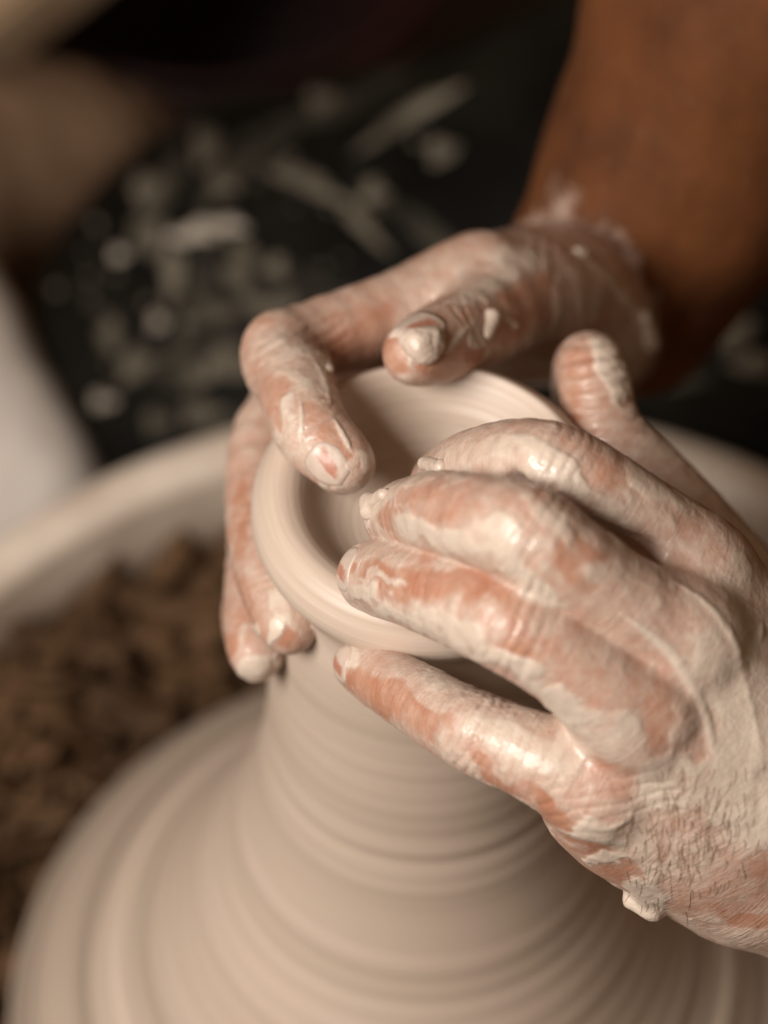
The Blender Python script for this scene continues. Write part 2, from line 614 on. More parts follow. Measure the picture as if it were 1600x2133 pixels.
    for x, k in allc:
        ba = x.b - x.a
        L = np.linalg.norm(ba)
        o0 = off.get(k, 0.0)
        off[k] = o0 + L
        sel = np.where(np.linalg.norm(V - x.c, axis=1) < x.rad + 12)[0]
        if len(sel) == 0: continue
        P = V[sel]
        t = np.clip(((P - x.a) @ ba) / max(L * L, 1e-6), 0, 1)
        d = np.linalg.norm(P - x.a - t[:, None] * ba, axis=1) - (x.ra + (x.rb - x.ra) * t) + (4 if k == 50 else 0)
        b = d < best[sel]
        s2 = sel[b]
        best[s2] = d[b]
        if k == 50:
            al[s2, 0] = (P[b] @ (ba / L))
        else:
            al[s2, 0] = o0 + t[b] * L
        al[s2, 1] = P[b] @ RT
        al[s2, 2] = P[b] @ UP
    return V2, c.astype(np.float32), tan_shade.astype(np.float32), al


def limb_object(name, limb, vox, parent, **kw):
    V, Q = limb.mesh(vox)
    Q = fix_winding(V, Q)
    V, c, tan_shade, al = dress(limb, V, Q, **kw)
    o = link_mesh(name, V * MM, Q, M_HAND, parent)
    me = o.data
    a = me.attributes.new('clay', 'FLOAT', 'POINT'); a.data.foreach_set('value', c)
    a = me.attributes.new('tan', 'FLOAT', 'POINT'); a.data.foreach_set('value', tan_shade)
    a = me.attributes.new('along', 'FLOAT_VECTOR', 'POINT'); a.data.foreach_set('vector', al.ravel())
    return o, V, Q


# ------------------------------------------------------------------ setting: floor
def floor():
    s, n = 2.5, 24
    g = np.linspace(-s, s, n)
    X, Y = np.meshgrid(g, g, indexing='ij')
    V = np.stack([X, Y, np.full_like(X, -0.48)], -1).reshape(-1, 3)
    i = np.arange(n * n).reshape(n, n)
    Q = np.stack([i[:-1, :-1], i[1:, :-1], i[1:, 1:], i[:-1, 1:]], -1).reshape(-1, 4)
    tag(link_mesh('floor', V, Q, M_FLOOR), kind='structure')


floor()


# ------------------------------------------------------------------ lathe
def lathe(name, prof, mat, parent=None, seg=192, center=(0, 0), wob=None):
    """prof: list of (r,z) in mm"""
    p = np.array(prof, float)
    a = np.arange(seg) * 2 * math.pi / seg
    X = p[:, None, 0] * np.cos(a) + center[0]
    Y = p[:, None, 0] * np.sin(a) + center[1]
    Z = np.repeat(p[:, 1:2], seg, 1)
    V = np.stack([X, Y, Z], -1)
    if wob is not None: V = wob(V, a)
    n = len(p)
    i = np.arange(n * seg).reshape(n, seg)
    j = np.roll(i, -1, 1)
    Q = np.stack([i[:-1], j[:-1], j[1:], i[1:]], -1).reshape(-1, 4)
    return link_mesh(name, V.reshape(-1, 3) * MM, Q, mat, parent)


def spline(pts, n):
    q = resample([(r, z, 0, 0) for r, z in pts], n)
    return q[:, :2]


# ------------------------------------------------------------------ the clay: foot spread on the wheel, tall hump, cup at its top
def clay():
    H = HC
    outer = [(109, 1.5), (106.5, 6), (100, 12), (90, 21), (79, 33), (69, 46), (61, 60), (54, 76), (47.2, 94), (40.8, 117), (37.0, 138), (35.6, 158), (34.6, 178),
             (33.4, 194), (32.4, 204), (33.2, 210), (35.4, 214.5), (37.2, 218.5), (37.4, 221.5), (36.4, 224.6), (34.6, 226.9), (32.4, 228.1), (30.2, 228.2), (27.8, 227.2), (25.8, 225.0), (24.2, 222.2),
             (21.8, 219.2), (18, 217.4), (12, 216.2), (6, 215.7), (0.4, 215.6)]
    p = spline(outer, 14)
    s = np.concatenate([[0], np.cumsum(np.linalg.norm(np.diff(p, axis=0), axis=1))])
    t = np.gradient(p, axis=0)
    nrm = np.stack([t[:, 1], -t[:, 0]], 1)
    nrm /= np.maximum(np.linalg.norm(nrm, axis=1), 1e-6)[:, None]
    q = np.stack([s, s * 0, s * 0], 1)
    onw = sstep(20, 60, p[:, 1]) * (1 - sstep(188, 200, p[:, 1])) * (1 - .75 * sstep(150, 175, p[:, 1]))
    lip = sstep(205, 214, p[:, 1])
    low = 1 - sstep(20, 70, p[:, 1])
    rip = 0.10 * vnoise(q / 5.5 + 3) + 0.09 * vnoise(q / 2.4 + 9) - 0.45 * np.maximum(vnoise(q / 3.1 + 40) - .45, 0)
    grooves = 0.10 * np.sin(s / 8.0 * 2 * math.pi + 2 * vnoise(q / 20)) * (p[:, 1] < 165)
    d = onw * (rip + grooves) + lip * 0.04 * vnoise(q / 0.9) + low * (1.0 * vnoise(q / 7.0) + 0.5 * vnoise(q / 3))
    d[-8:] = 0
    d[:3] = 0
    # at the far side the lip has been pinched thin: the dish runs straight up to the edge
    back = [list(x) for x in outer]
    k0 = [i for i, x in enumerate(outer) if x == (34.6, 226.9)][0]
    thin = [(34.4, 226.6), (33.4, 227.7), (32.4, 227.6), (31.0, 226.0), (29.0, 223.8), (26.6, 221.2), (22.8, 219.6), (18, 217.6)]
    for i, x in enumerate(thin): back[k0 + i] = list(x)
    pb = spline(back, 14) + nrm * d[:, None]
    p = p + nrm * d[:, None]

    def pinch(V, a):
        w = sstep(0.15, 0.85, np.sin(a + 0.25)).astype(float)
        Vb = np.stack([pb[:, None, 0] * np.cos(a), pb[:, None, 0] * np.sin(a), np.repeat(pb[:, 1:2], len(a), 1)], -1)
        return V * (1 - w)[None, :, None] + Vb * w[None, :, None]
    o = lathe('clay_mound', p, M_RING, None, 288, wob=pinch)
    tag(o, 'tall wet mound of beige clay with a small cup opened at its top', 'clay')


clay()

# ------------------------------------------------------------------ wheel head and splash pan
o = lathe('wheel_head', [(0.5, 0.0), (106, 0.0), (108.5, -1.5), (108.5, -12), (106, -14), (40, -15), (38, -60), (0.5, -60)], M_STEEL, None, 128)
tag(o, 'round wheel head smeared with pale slip under the clay mound', 'wheel head')

PC = (8.0, 0.0)


def pan():
    root = empty('splash_pan', (PC[0] * MM, PC[1] * MM, -0.06))
    inv = (-PC[0], -PC[1])
    prof = [(60, 0), (150, 0), (163, 6), (168, 18), (171, 60), (173, 78), (174, 83), (178, 86), (186, 85.5), (189.5, 81), (188, 74),
            (180, 70), (178, 40), (176, 4), (170, -6), (150, -9), (60, -9), (60, 0)]
    lathe('basin', spline(prof, 4), M_PAN, root, 160)
    tag(root, 'round cream plastic splash pan around the wheel, brown trimmings inside', 'basin')
    # bolt-on stand under the pan
    lathe('stand', [(58, -9), (58, -200), (130, -380), (140, -420), (0.5, -420)], M_STEEL, root, 48)


pan()


def trimmings():
    """curled scraps and crumbs of brown clay lying in the pan, too many to count"""
    r = random.Random(4)
    V, F = [], []
    # bed under the scraps
    nr, na = 14, 96
    for i in range(nr):
        rr = 111 + i * (168.5 - 111) / (nr - 1)
        for j in range(na):
            a = j / na * 2 * math.pi
            z = -32 + 24 * (i / (nr - 1)) ** 1.5 + 5 * math.sin(3 * a + i) * 0.5 + r.uniform(-1.5, 1.5)
            V.append((PC[0] + rr * math.cos(a), PC[1] + rr * math.sin(a), z))
    for i in range(nr - 1):
        for j in range(na):
            k = (j + 1) % na
            F.append((i * na + j, (i + 1) * na + j, (i + 1) * na + k, i * na + k))
    for n in range(1500):
        a = r.uniform(0, 2 * math.pi)
        rr = r.uniform(113, 165)
        c = Vector((PC[0] + rr * math.cos(a), PC[1] + rr * math.sin(a), -30 + 26 * ((rr - 113) / 52) ** 1.3 + r.uniform(0, 7)))
        L = r.uniform(14, 55)
        w = r.uniform(4, 13)
        t = r.uniform(0.6, 1.6)
        curl = r.uniform(-2.6, 2.6)
        yaw = r.uniform(0, 6.28)
        M = Matrix.Rotation(yaw, 3, 'Z') @ Matrix.Rotation(r.uniform(-.5, .5), 3, 'X') @ Matrix.Rotation(r.uniform(-.2, .2), 3, 'Y')
        b0 = len(V)
        m = 8
        for i in range(m):
            s = i / (m - 1) - 0.5
            th = s * curl
            x = L * s if abs(curl) < 0.2 else L / curl * math.sin(th)
            z = 0 if abs(curl) < 0.2 else L / curl * (1 - math.cos(th))
            ww = w * (1 - 1.2 * s * s) * r.uniform(.8, 1.15)
            for (yy, zz) in ((-ww / 2, 0), (ww / 2, 0.4), (ww / 2, t), (-ww / 2, t * .8)):
                p = c + M @ Vector((x, yy, z + zz))
                V.append(tuple(p))
        for i in range(m - 1):
            for k in range(4):
                F.append((b0 + i * 4 + k, b0 + i * 4 + (k + 1) % 4, b0 + i * 4 + 4 + (k + 1) % 4, b0 + i * 4 + 4 + k))
        F.append((b0 + 3, b0 + 2, b0 + 1, b0))
        e = b0 + (m - 1) * 4
        F.append((e, e + 1, e + 2, e + 3))
    o = link_mesh('clay_trimmings', np.array(V) * MM, F, M_MUD)
    tag(o, 'brown curled clay trimmings and crumbs lying in the splash pan', 'trimmings', kind='stuff')


trimmings()

# ------------------------------------------------------------------ the potter
VOX = 0.55
person = empty('person', tuple(at(2300, 600, 150) * MM))
tag(person, 'potter in clay splashed black trousers, both bare forearms reaching in to shape the cup', 'person')


def keep(o):
    """children are modelled in place: cancel the parent's offset"""
    o.matrix_parent_inverse = Matrix.Translation(-person.location)
    return o


# ---- left arm (the near hand, its back to the lens)
LH = Limb()
F_L = {
    'index': [(1455, 1195, -34, 10.8), (1300, 1072, -41, 9.5), (1140, 975, -43, 9.0), (1005, 975, -27, 8.1), (925, 1005, -7, 7.0)],
    'middle': [(1420, 1335, -48, 11), (1268, 1235, -57, 9.0), (1095, 1115, -62, 9.1), (930, 1070, -44, 8.2), (832, 1080, -20, 7.2)],
    'ring': [(1325, 1490, -50, 11), (1200, 1385, -56, 9.3), (1060, 1295, -56, 9.5), (890, 1228, -39, 8.3), (778, 1200, -23, 7.3)],
    'pinky': [(1240, 1640, -42, 10), (1120, 1578, -42, 8.5), (985, 1522, -36, 7.9), (850, 1445, -20, 6.9), (757, 1388, -7, 5.9)],
}
CL = {}
for k, s in F_L.items():
    c, q = chain(s)
    CL[k] = q
    LH.fingers.append((c, 3.5 if k in ('ring', 'pinky') else 5.0))
c, q = chain([(1660, 1440, 30, 15), (1455, 1140, 24, 11), (1355, 1005, 23, 8.6), (1262, 900, 23, 7.9), (1232, 772, 27, 7.5), (1222, 790, 41, 7.4), (1214, 885, 51, 6.6)])
CL['thumb'] = q
LH.fingers.append((c, 7))
for (a, b) in [((1450, 1205, -34, 11), (1800, 1620, -16, 15)), ((1425, 1330, -44, 11.5), (1760, 1690, -20, 15.5)),
               ((1330, 1490, -45, 11.5), (1720, 1760, -18, 15.5)), ((1250, 1640, -36, 11), (1680, 1830, -10, 14.5)),
               ((1300, 1690, -24, 12), (1520, 1800, -10, 15)), ((1680, 1830, -10, 15), (2080, 2140, 14, 21)),
               ((1800, 1650, -12, 16), (2200, 2000, 14, 23)), ((1740, 1740, -12, 18), (2140, 2070, 14, 26)), ((2140, 2070, 14, 27), (2420, 2290, 30, 33)),
               ((1660, 1440, 10, 15), (1780, 1640, -4, 17)),
               ((1400, 1230, -26, 8), (1330, 1400, -34, 9)), ((1330, 1500, -42, 11), (1500, 1700, -30, 13)), ((1270, 1650, -32, 11), (1560, 1790, -18, 14)), ((1440, 1400, -40, 10), (1620, 1640, -30, 13))]:
    LH.palm.append(Cone(at(*a[:3]), at(*b[:3]), a[3], b[3]))
# webs of skin between the fingers
for (a, b) in [((1370, 1130, -34, 6), (1340, 1230, -40, 6)), ((1300, 1280, -42, 6.5), (1260, 1400, -44, 6.5))]:
    LH.palm.append(Cone(at(*a[:3]), at(*b[:3]), a[3], b[3]))


def on_line(q, t):
    i = min(int(t * (len(q) - 1)), len(q) - 2)
    f = t * (len(q) - 1) - i
    return q[i] * (1 - f) + q[i + 1] * f


# knuckles raised a little on the back of the hand
for (u_, v_, d_, r_) in [(1325, 1478, -52, 8.5), (1240, 1640, -42, 8), (1425, 1318, -50, 8.5), (1450, 1195, -38, 8)]:
    LH.add.append((Cone(at(u_, v_, d_), at(u_ + 12, v_ + 10, d_ + 1), r_, r_), 5))
for (u_, v_, d_) in [(1060, 1290, -60), (1100, 1100, -64), (985, 1520, -39), (1140, 975, -45)]:
    LH.add.append((Cone(at(u_, v_, d_), at(u_ + 8, v_ + 5, d_), 6.8 if v_ < 1500 else 5.6, 6.8 if v_ < 1500 else 5.6), 4))
LH.cut.append((Cone(at(1085, 1008, -48), at(1335, 1152, -47), 1.6, 2.2), 5))
LH.palm.append(Cone(at(1285, 1310, -42), at(1262, 1350, -42), 7, 7))
# hollow between the ring and little finger knuckles
LH.cut.append((Cone(at(1365, 1530, -66), at(1420, 1590, -62), 3, 2.5), 8))

# a flap of slip peeling from the edge of the hand
for a, b in [((1336, 1830, -30, 1.0), (1358, 1888, -23, 2.0)), ((1314, 1876, -21, 1.5), (1364, 1900, -22, 1.5)), ((1372, 1852, -26, .9), (1364, 1895, -23, 1.3))]:
    LH.add.append((Cone(at(*a[:3]), at(*b[:3]), a[3], b[3]), 2.2))
P_L = [(1345, 1868, 42, 46, 0, 0.92),
         # (u, v, ru, rv, angle, cover): bare skin low, thick slip high
    # ring finger
    (850, 1205, 125, 42, 8, 0.16), (1010, 1235, 120, 36, 22, 0.18), (1110, 1335, 100, 42, 28, 0.20), (720, 1165, 18, 26, 10, 0.2),
    (800, 1195, 60, 10, 5, 0.62), (760, 1220, 40, 20, 0, 0.8), (1000, 1340, 170, 30, 27, 0.85), (860, 1285, 110, 22, 15, 0.8), (1180, 1470, 90, 28, 45, 0.82),
    (1030, 1290, 30, 50, 30, 0.5),
    # middle finger
    (900, 1045, 110, 34, 8, 0.33), (810, 1080, 45, 20, 20, 0.25), (1060, 1080, 70, 40, 20, 0.40), (1220, 1165, 48, 75, -32, 0.14),
    (900, 1110, 120, 24, 15, 0.85), (1090, 1190, 120, 24, 38, 0.8), (1030, 1110, 40, 34, 0, 0.7), (1150, 1090, 80, 22, 40, 0.6), (780, 1050, 22, 34, 0, 0.75),
    # index finger
    (960, 930, 60, 26, -30, 0.52), (1060, 950, 90, 34, 0, 0.66), (1170, 985, 130, 24, 33, 0.88), (1290, 1090, 90, 26, 40, 0.88), (1210, 930, 60, 24, 20, 0.42), (1330, 1010, 110, 28, 32, 0.24),
    (1440, 1085, 80, 26, 40, 0.36), (1110, 1010, 40, 16, 40, 0.2), (1250, 1040, 40, 18, 20, 0.6),
    # little finger
    (745, 1420, 36, 24, 60, 0.12), (800, 1450, 55, 42, 40, 0.16), (880, 1490, 70, 44, 30, 0.22), (715, 1370, 30, 34, 30, 0.9), (960, 1555, 50, 30, 35, 0.55),
    (1060, 1545, 120, 40, 20, 0.72), (900, 1440, 110, 20, 28, 0.55), (960, 1590, 80, 18, 30, 0.6), (1050, 1625, 110, 18, 30, 0.22), (1170, 1710, 110, 26, 45, 0.12),
    # back of the hand
    (1270, 1520, 70, 50, 20, 0.66), (1255, 1640, 70, 50, 0, 0.38), (1240, 1730, 90, 22, 10, 0.85), (1370, 1500, 34, 60, 0, 0.32), (1200, 1400, 110, 45, 40, 0.36),
    (1360, 1390, 90, 60, 40, 0.44), (1300, 1220, 80, 40, 30, 0.55), (1390, 1160, 90, 60, 30, 0.46), (1470, 1170, 60, 60, 0, 0.48), (1440, 1290, 80, 50, 40, 0.56),
    (1540, 1450, 80, 170, -20, 0.72), (1400, 1640, 80, 80, 0, 0.74), (1560, 1640, 90, 140, 0, 0.78), (1430, 1750, 90, 60, 0, 0.56),
    (1250, 1800, 60, 40, 45, 0.18), (1310, 1840, 60, 40, 40, 0.24), (1260, 1790, 40, 18, 0, 0.85), (1480, 1880, 100, 30, 0, 0.34), (1560, 1915, 80, 22, 15, 0.2), (1590, 1820, 40, 60, 0, 0.36),
    # thumb
    (1280, 760, 32, 90, -10, 0.85), (1200, 800, 55, 110, 0, 0.30), (1290, 900, 60, 60, 0, 0.5), (1240, 850, 26, 60, 0, 0.5), (1360, 1000, 90, 50, 40, 0.6),
]
W_L = [  # joint creases: u, v, depth, direction, half length, reach, number, depth of crease
    (1070, 1290, -56, .93, .36, 6, 16, 5, .32), (1110, 1105, -60, .85, .45, 6, 16, 5, .25), (985, 1530, -36, .85, .45, 5.5, 15, 6, .35),
    (880, 1225, -42, .95, .3, 3, 13, 3, .2), (845, 1448, -22, .8, .55, 3, 12, 3, .2), (1150, 985, -50, .9, .4, 7, 16, 6, .3),
    (1245, 1670, -42, .2, .9, 6, 18, 5, .2), (1235, 810, 24, .1, 1, 15, 20, 9, .8), (925, 1065, -46, .95, .2, 3, 13, 3, .2),
]
LN_L = [
    ([(1405, 1195), (1470, 1245), (1519, 1300), (1550, 1390), (1570, 1470), (1590, 1560), (1594, 1640)], 1.6, 0.38),
    ([(1300, 1285), (1370, 1335), (1430, 1400), (1470, 1470), (1490, 1550), (1500, 1620)], 1.7, 0.22),
    ([(1596, 1290), (1590, 1330)], 1.0, .3),
    ([(1200, 1690), (1225, 1725), (1270, 1735), (1310, 1715), (1330, 1680)], 1.2, 0.28),
]
arm_l, VL, QL = limb_object('arm', LH, VOX, person, bias=0.54, patches=P_L, wrinkles=W_L, lines=LN_L, seed=2.0)
keep(arm_l)
arm_l['label'] = 'near left forearm and hand coated in cream slip, back of the hand up'

# ---- right arm (the far hand, palm towards the lens)
RH = Limb()
F_R = {
    'index': [(1000, 592, 50, 10.6), (800, 660, 42, 8.9), (598, 735, 29, 8.6), (615, 800, 14, 8.2), (650, 895, 1, 7.7), (715, 965, -4, 6.6)],
    'middle': [(985, 640, 68, 10.5), (720, 745, 66, 8.9), (565, 900, 52, 8.2), (545, 1080, 34, 7.7), (566, 1205, 18, 7.4), (600, 1302, 7, 6.4)],
    'ring': [(1000, 670, 80, 10.5), (740, 800, 85, 8.6), (575, 1000, 72, 7.6), (540, 1180, 46, 7.2), (532, 1290, 32, 6.8), (534, 1360, 25, 6.0)],
    'pinky': [(1040, 700, 92, 9.5), (780, 900, 100, 7.5), (590, 1100, 80, 6.6), (525, 1250, 52, 6.0), (516, 1322, 40, 5.4)],
}
CR = {}
for k, s in F_R.items():
    c, q = chain(s)
    CR[k] = q
    RH.fingers.append((c, 6.0))
c, q = chain([(1255, 640, 108, 14.5), (1110, 622, 62, 11.2), (965, 690, 28, 9.0), (900, 722, 15, 8.0), (862, 738, 8, 6.6)])
CR['thumb'] = q
RH.fingers.append((c, 8))
RH.kp = 10
for (a, b) in [((1000, 595, 52, 10.8), (1270, 590, 128, 16)), ((990, 640, 68, 10.8), (1290, 610, 138, 17)), ((1005, 675, 82, 10.5), (1310, 640, 146, 17)),
               ((1035, 685, 95, 10), (1312, 645, 154, 16)), ((1110, 630, 66, 10), (1255, 640, 112, 15)),
               ((1245, 590, 137, 25), (1425, 330, 116, 32)), ((1330, 650, 146, 20), (1440, 400, 130, 30)), ((1425, 330, 116, 32), (1600, 0, 100, 42)), ((1600, 0, 100, 42), (1790, -400, 80, 47))]:
    RH.palm.append(Cone(at(*a[:3]), at(*b[:3]), a[3], b[3]))
for (a, b) in [((880, 640, 50, 6.5), (870, 690, 64, 6.5)), ((870, 690, 66, 6.5), (880, 740, 80, 6.5)), ((890, 740, 82, 6), (910, 800, 95, 6)), ((1040, 610, 58, 7), (950, 640, 46, 5))]:
    RH.palm.append(Cone(at(*a[:3]), at(*b[:3]), a[3], b[3]))
RH.add.append((Cone(at(575, 712, 26), at(590, 722, 26), 6.2, 6.2), 4))
P_R = [
    # index
    (600, 740, 70, 60, 0, 0.58), (570, 820, 26, 70, -10, 0.24), (640, 800, 40, 80, -20, 0.55), (610, 850, 18, 40, -10, 0.86), (650, 880, 40, 70, -30, 0.34), (590, 920, 40, 40, 0, 0.62),
    (690, 920, 60, 26, 50, 0.22), (735, 980, 34, 40, 50, 0.62), (700, 965, 20, 34, -30, 0.14), (665, 990, 20, 40, -30, 0.75), (670, 740, 20, 60, -10, 0.8), (740, 690, 90, 50, -20, 0.16),
    (690, 680, 80, 26, -20, 0.3), (850, 620, 80, 36, -25, 0.34), (900, 580, 90, 26, -20, 0.5), (820, 690, 40, 50, 0, 0.12),
    # thumb
    (870, 705, 60, 24, 15, 0.92), (880, 745, 26, 26, 0, 0.86), (820, 755, 30, 26, 30, 0.18), (930, 752, 62, 30, -22, 0.04), (985, 735, 40, 24, -30, 0.10), (960, 680, 40, 36, -40, 0.35), (1000, 690, 24, 40, -10, 0.85),
    (930, 660, 60, 20, -25, 0.4), (1060, 650, 90, 50, -20, 0.26), (1140, 620, 70, 40, 0, 0.28), (1050, 740, 60, 24, -25, 0.6), (1020, 590, 90, 22, -25, 0.75), (1100, 540, 90, 30, 0, 0.66), (1200, 620, 50, 70, 30, 0.58),
    # middle, ring
    (500, 1080, 18, 90, 0, 0.20), (520, 960, 30, 50, 0, 0.42), (540, 1180, 26, 60, -20, 0.5), (585, 1260, 26, 50, -20, 0.8), (610, 1330, 30, 22, 0, 0.20), (575, 1320, 16, 30, 0, 0.85),
    (500, 1250, 22, 60, -10, 0.22), (535, 1390, 40, 30, 0, 0.9), (540, 1330, 20, 24, 0, 0.30), (515, 1320, 14, 24, 0, 0.8), (476, 1330, 16, 24, 0, 0.16),
]
W_R = [(600, 740, 24, .5, .85, 7, 15, 6, .35), (640, 880, 4, .5, .85, 4, 13, 4, .22), (960, 690, 26, .9, -.4, 5, 14, 5, .3), (1110, 620, 60, .9, .1, 7, 16, 4, .3),
       (545, 1080, 34, .1, 1, 4, 12, 4, .2), (566, 1205, 18, .2, 1, 3, 12, 3, .2), (535, 1290, 32, .1, 1, 3, 12, 3, .2)]
LN_R = [([(615, 800), (620, 850), (615, 900), (600, 940)], 0.75, 0.15), ([(690, 850), (720, 900), (750, 960)], 0.75, 0.15), ([(660, 740), (685, 790), (695, 830)], 1.20, 0.25),
        ([(830, 700), (870, 695), (900, 710), (890, 740)], 1.35, 0.35), ([(930, 740), (960, 700), (1000, 660)], 0.90, 0.20), ([(900, 640), (1000, 600), (1100, 560)], 1.05, 0.15),
        ([(1240, 540), (1290, 590), (1330, 650), (1340, 690)], 2.10, 0.35), ([(540, 1170), (580, 1230), (600, 1280)], 0.75, 0.15)]


def tan_shade_r(V):
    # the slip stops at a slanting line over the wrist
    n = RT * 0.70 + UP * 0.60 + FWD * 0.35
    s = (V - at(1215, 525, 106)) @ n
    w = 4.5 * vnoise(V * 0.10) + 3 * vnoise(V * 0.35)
    return sstep(-10, 1, s), sstep(-5, 6, s + w)  # painted forearm shade first, then where the skin is bare of slip


arm_r, VR, QR = limb_object('arm', RH, VOX, person, bias=0.43, patches=P_R, wrinkles=W_R, lines=LN_R, seed=8.0, tanfun=tan_shade_r)
keep(arm_r)
arm_r['label'] = 'far right forearm, tanned and dim, its slip coated hand curled round the back of the cup'


# ---- fingernails
def bvh(V, Q):
    return BVHTree.FromPolygons([tuple(x) for x in V], Q.tolist())


def nail(parent, tree, q, dorsal, w, L, back=3.0, lift=0.25):
    """curved plate lying on the finger end; dorsal is the side it sits on"""
    tip, prev = q[-1, :3], q[-4, :3]
    ax = (tip - prev) / np.linalg.norm(tip - prev)
    dv = np.asarray(dorsal, float)
    dv = dv - ax * (dv @ ax)
    dv /= np.linalg.norm(dv)
    sd = np.cross(ax, dv)
    r = q[-1, 3]
    nu, nv = 11, 11
    top = []
    for i in range(nv):
        y = i / (nv - 1)
        for j in range(nu):
            x = j / (nu - 1) * 2 - 1
            wy = w * (0.86 + 0.14 * math.sin(y * math.pi))
            if y < .3: wy *= math.sqrt(max(0.02, 1 - (1 - y / .3) ** 2)) * .5 + .5
            if y > .75: wy *= math.sqrt(max(0.02, 1 - ((y - .75) / .25) ** 2)) * .45 + .55
            a = x * wy / r
            base = tip + ax * (r * 0.72 - back + (y - 1) * L + back)
            org = base + (dv * math.cos(a) + sd * math.sin(a)) * 20
            dr = -(dv * math.cos(a) + sd * math.sin(a))
            h = tree.ray_cast(Vector(org), Vector(dr), 30)
            p = np.array(h[0]) if h[0] is not None else base + r * (dv * math.cos(a) + sd * math.sin(a))
            top.append(p - dr * (lift * (1 - .5 * x * x)))
    top = np.array(top).reshape(nv, nu, 3)
    # smooth the plate
    for _ in range(3):
        t = top.copy()
        t[1:-1] = (top[:-2] + top[1:-1] * 2 + top[2:]) / 4
        t[:, 1:-1] = (t[:, :-2] + t[:, 1:-1] * 2 + t[:, 2:]) / 4
        top = t
    top = top + dv * 0.12
    bot = top - dv * 0.6
    V = np.concatenate([top.reshape(-1, 3), bot.reshape(-1, 3)])
    F = []
    n = nu * nv
    for i in range(nv - 1):
        for j in range(nu - 1):
            a = i * nu + j
            F.append((a, a + 1, a + nu + 1, a + nu))
            F.append((n + a, n + a + nu, n + a + nu + 1, n + a + 1))
    ring = [j for j in range(nu)] + [i * nu + nu - 1 for i in range(1, nv)] + [(nv - 1) * nu + j for j in range(nu - 2, -1, -1)] + [i * nu for i in range(nv - 2, 0, -1)]
    for a, b in zip(ring, ring[1:] + ring[:1]):
        F.append((b, a, n + a, n + b))
    o = link_mesh('fingernail', V * MM, F, M_NAIL, parent)
    g = [((j / (nu - 1) * 2 - 1), i / (nv - 1), 0.0) for i in range(nv) for j in range(nu)]
    o.data.attributes.new('plate', 'FLOAT_VECTOR', 'POINT').data.foreach_set('vector', np.array(g + g, dtype=np.float32).ravel())
    o.matrix_parent_inverse = Matrix.Translation(-person.location) if parent is person else Matrix()
    return o


tl, tr = bvh(VL, QL), bvh(VR, QR)
cam_dir = -FWD
nail(arm_r, tr, CR['index'], cam_dir * 1.0 + UP * -0.35 + RT * -0.25, 4.4, 8.8)
nail(arm_r, tr, CR['middle'], cam_dir * .4 + RT * .9 - UP * .2, 4.6, 8)
nail(arm_r, tr, CR['ring'], cam_dir * .3 + RT * .9, 4.2, 7.5)
nail(arm_r, tr, CR['thumb'], cam_dir * .6 + UP * .8, 5.6, 10)
nail(arm_l, tl, CL['pinky'], cam_dir * .75 - RT * .9 + UP * .1, 4.2, 7.5)
nail(arm_l, tl, CL['ring'], cam_dir * .6 - RT * 1.0 + UP * .3, 5.0, 8.5)
nail(arm_l, tl, CL['middle'], cam_dir * .6 - RT * .9 + UP * .4, 5.0, 8.5)


# ---- lumps of slip sticking to the hands
def lump(parent, tree, u, v, pts, seed):
    """pts: (du, dv, lift, r) blobs round the place (u,v) on the hand"""
    o0 = Vector(CAM)
    lb = Limb()
    lb.kp = 4.0
    for (du, dv, lift, r1, du2, dv2, lift2, r2) in pts:
        ends = []
        for (a, b, lf) in ((du, dv, lift), (du2, dv2, lift2)):
            d = at(u + a, v + b, 0) - CAM
            h = tree.ray_cast(o0, Vector(d / np.linalg.norm(d)), 2000)
            if h[0] is None:
                h = tree.find_nearest(Vector(at(u + a, v + b, lump.depth)))
                p = at(u + a, v + b, project(np.array([tuple(h[0])]))[2][0])
            else:
                p = np.array(h[0])
            lump.depth = project(np.array([p]))[2][0]
            ends.append(p - FWD * lf)
        lb.palm.append(Cone(ends[0], ends[1], r1, r2))
    V, Q = lb.mesh(0.3)
    Q = fix_winding(V, Q)
    N = vnormals(V, Q)
    V = V + N * (0.28 * fbm(V * 0.5 + seed, 3))[:, None]
    return link_mesh('clay_lump', V * MM, Q, M_LUMP, parent)


lump.depth = 0
lump(arm_l, tl, 905, 965, [(-20, 0, 0.4, 1.4, 15, 10, .3, 1.7)], 2)
lump(arm_l, tl, 790, 1040, [(-20, 10, 0, 1.3, 10, -10, .2, 1.4), (-22, 30, 0, 1.2, -20, 5, 0, 1.1)], 3)
lump(arm_r, tr, 875, 715, [(-32, -4, 0, .9, 0, 2, .2, 1.5), (0, 2, .2, 1.5, 22, 26, .1, 1.0), (-14, -16, 0, .8, 26, -14, .1, 1.2), (26, -14, 0, 1.1, 40, 4, 0, .6), (-8, 20, 0, .7, 8, 28, .1, .9)], 5)
lump(arm_r, tr, 1020, 675, [(-5, 20, 0, 1.3, 5, -15, .3, 1.9)], 6)
lump(arm_r, tr, 678, 750, [(-6, -20, 0, .9, 6, 20, .2, 1.2)], 7)
lump(arm_r, tr, 1345, 690, [(-6, -30, 0, 1.6, 6, 20, .2, 2.4)], 8)
lump(arm_r, tr, 1208, 525, [(-4, 0, 0, 1.3, 5, 3, 0, 1.5)], 9)
lump(arm_r, tr, 1060, 668, [(-14, -10, 0, .8, 12, 10, .1, 1.0)], 10)


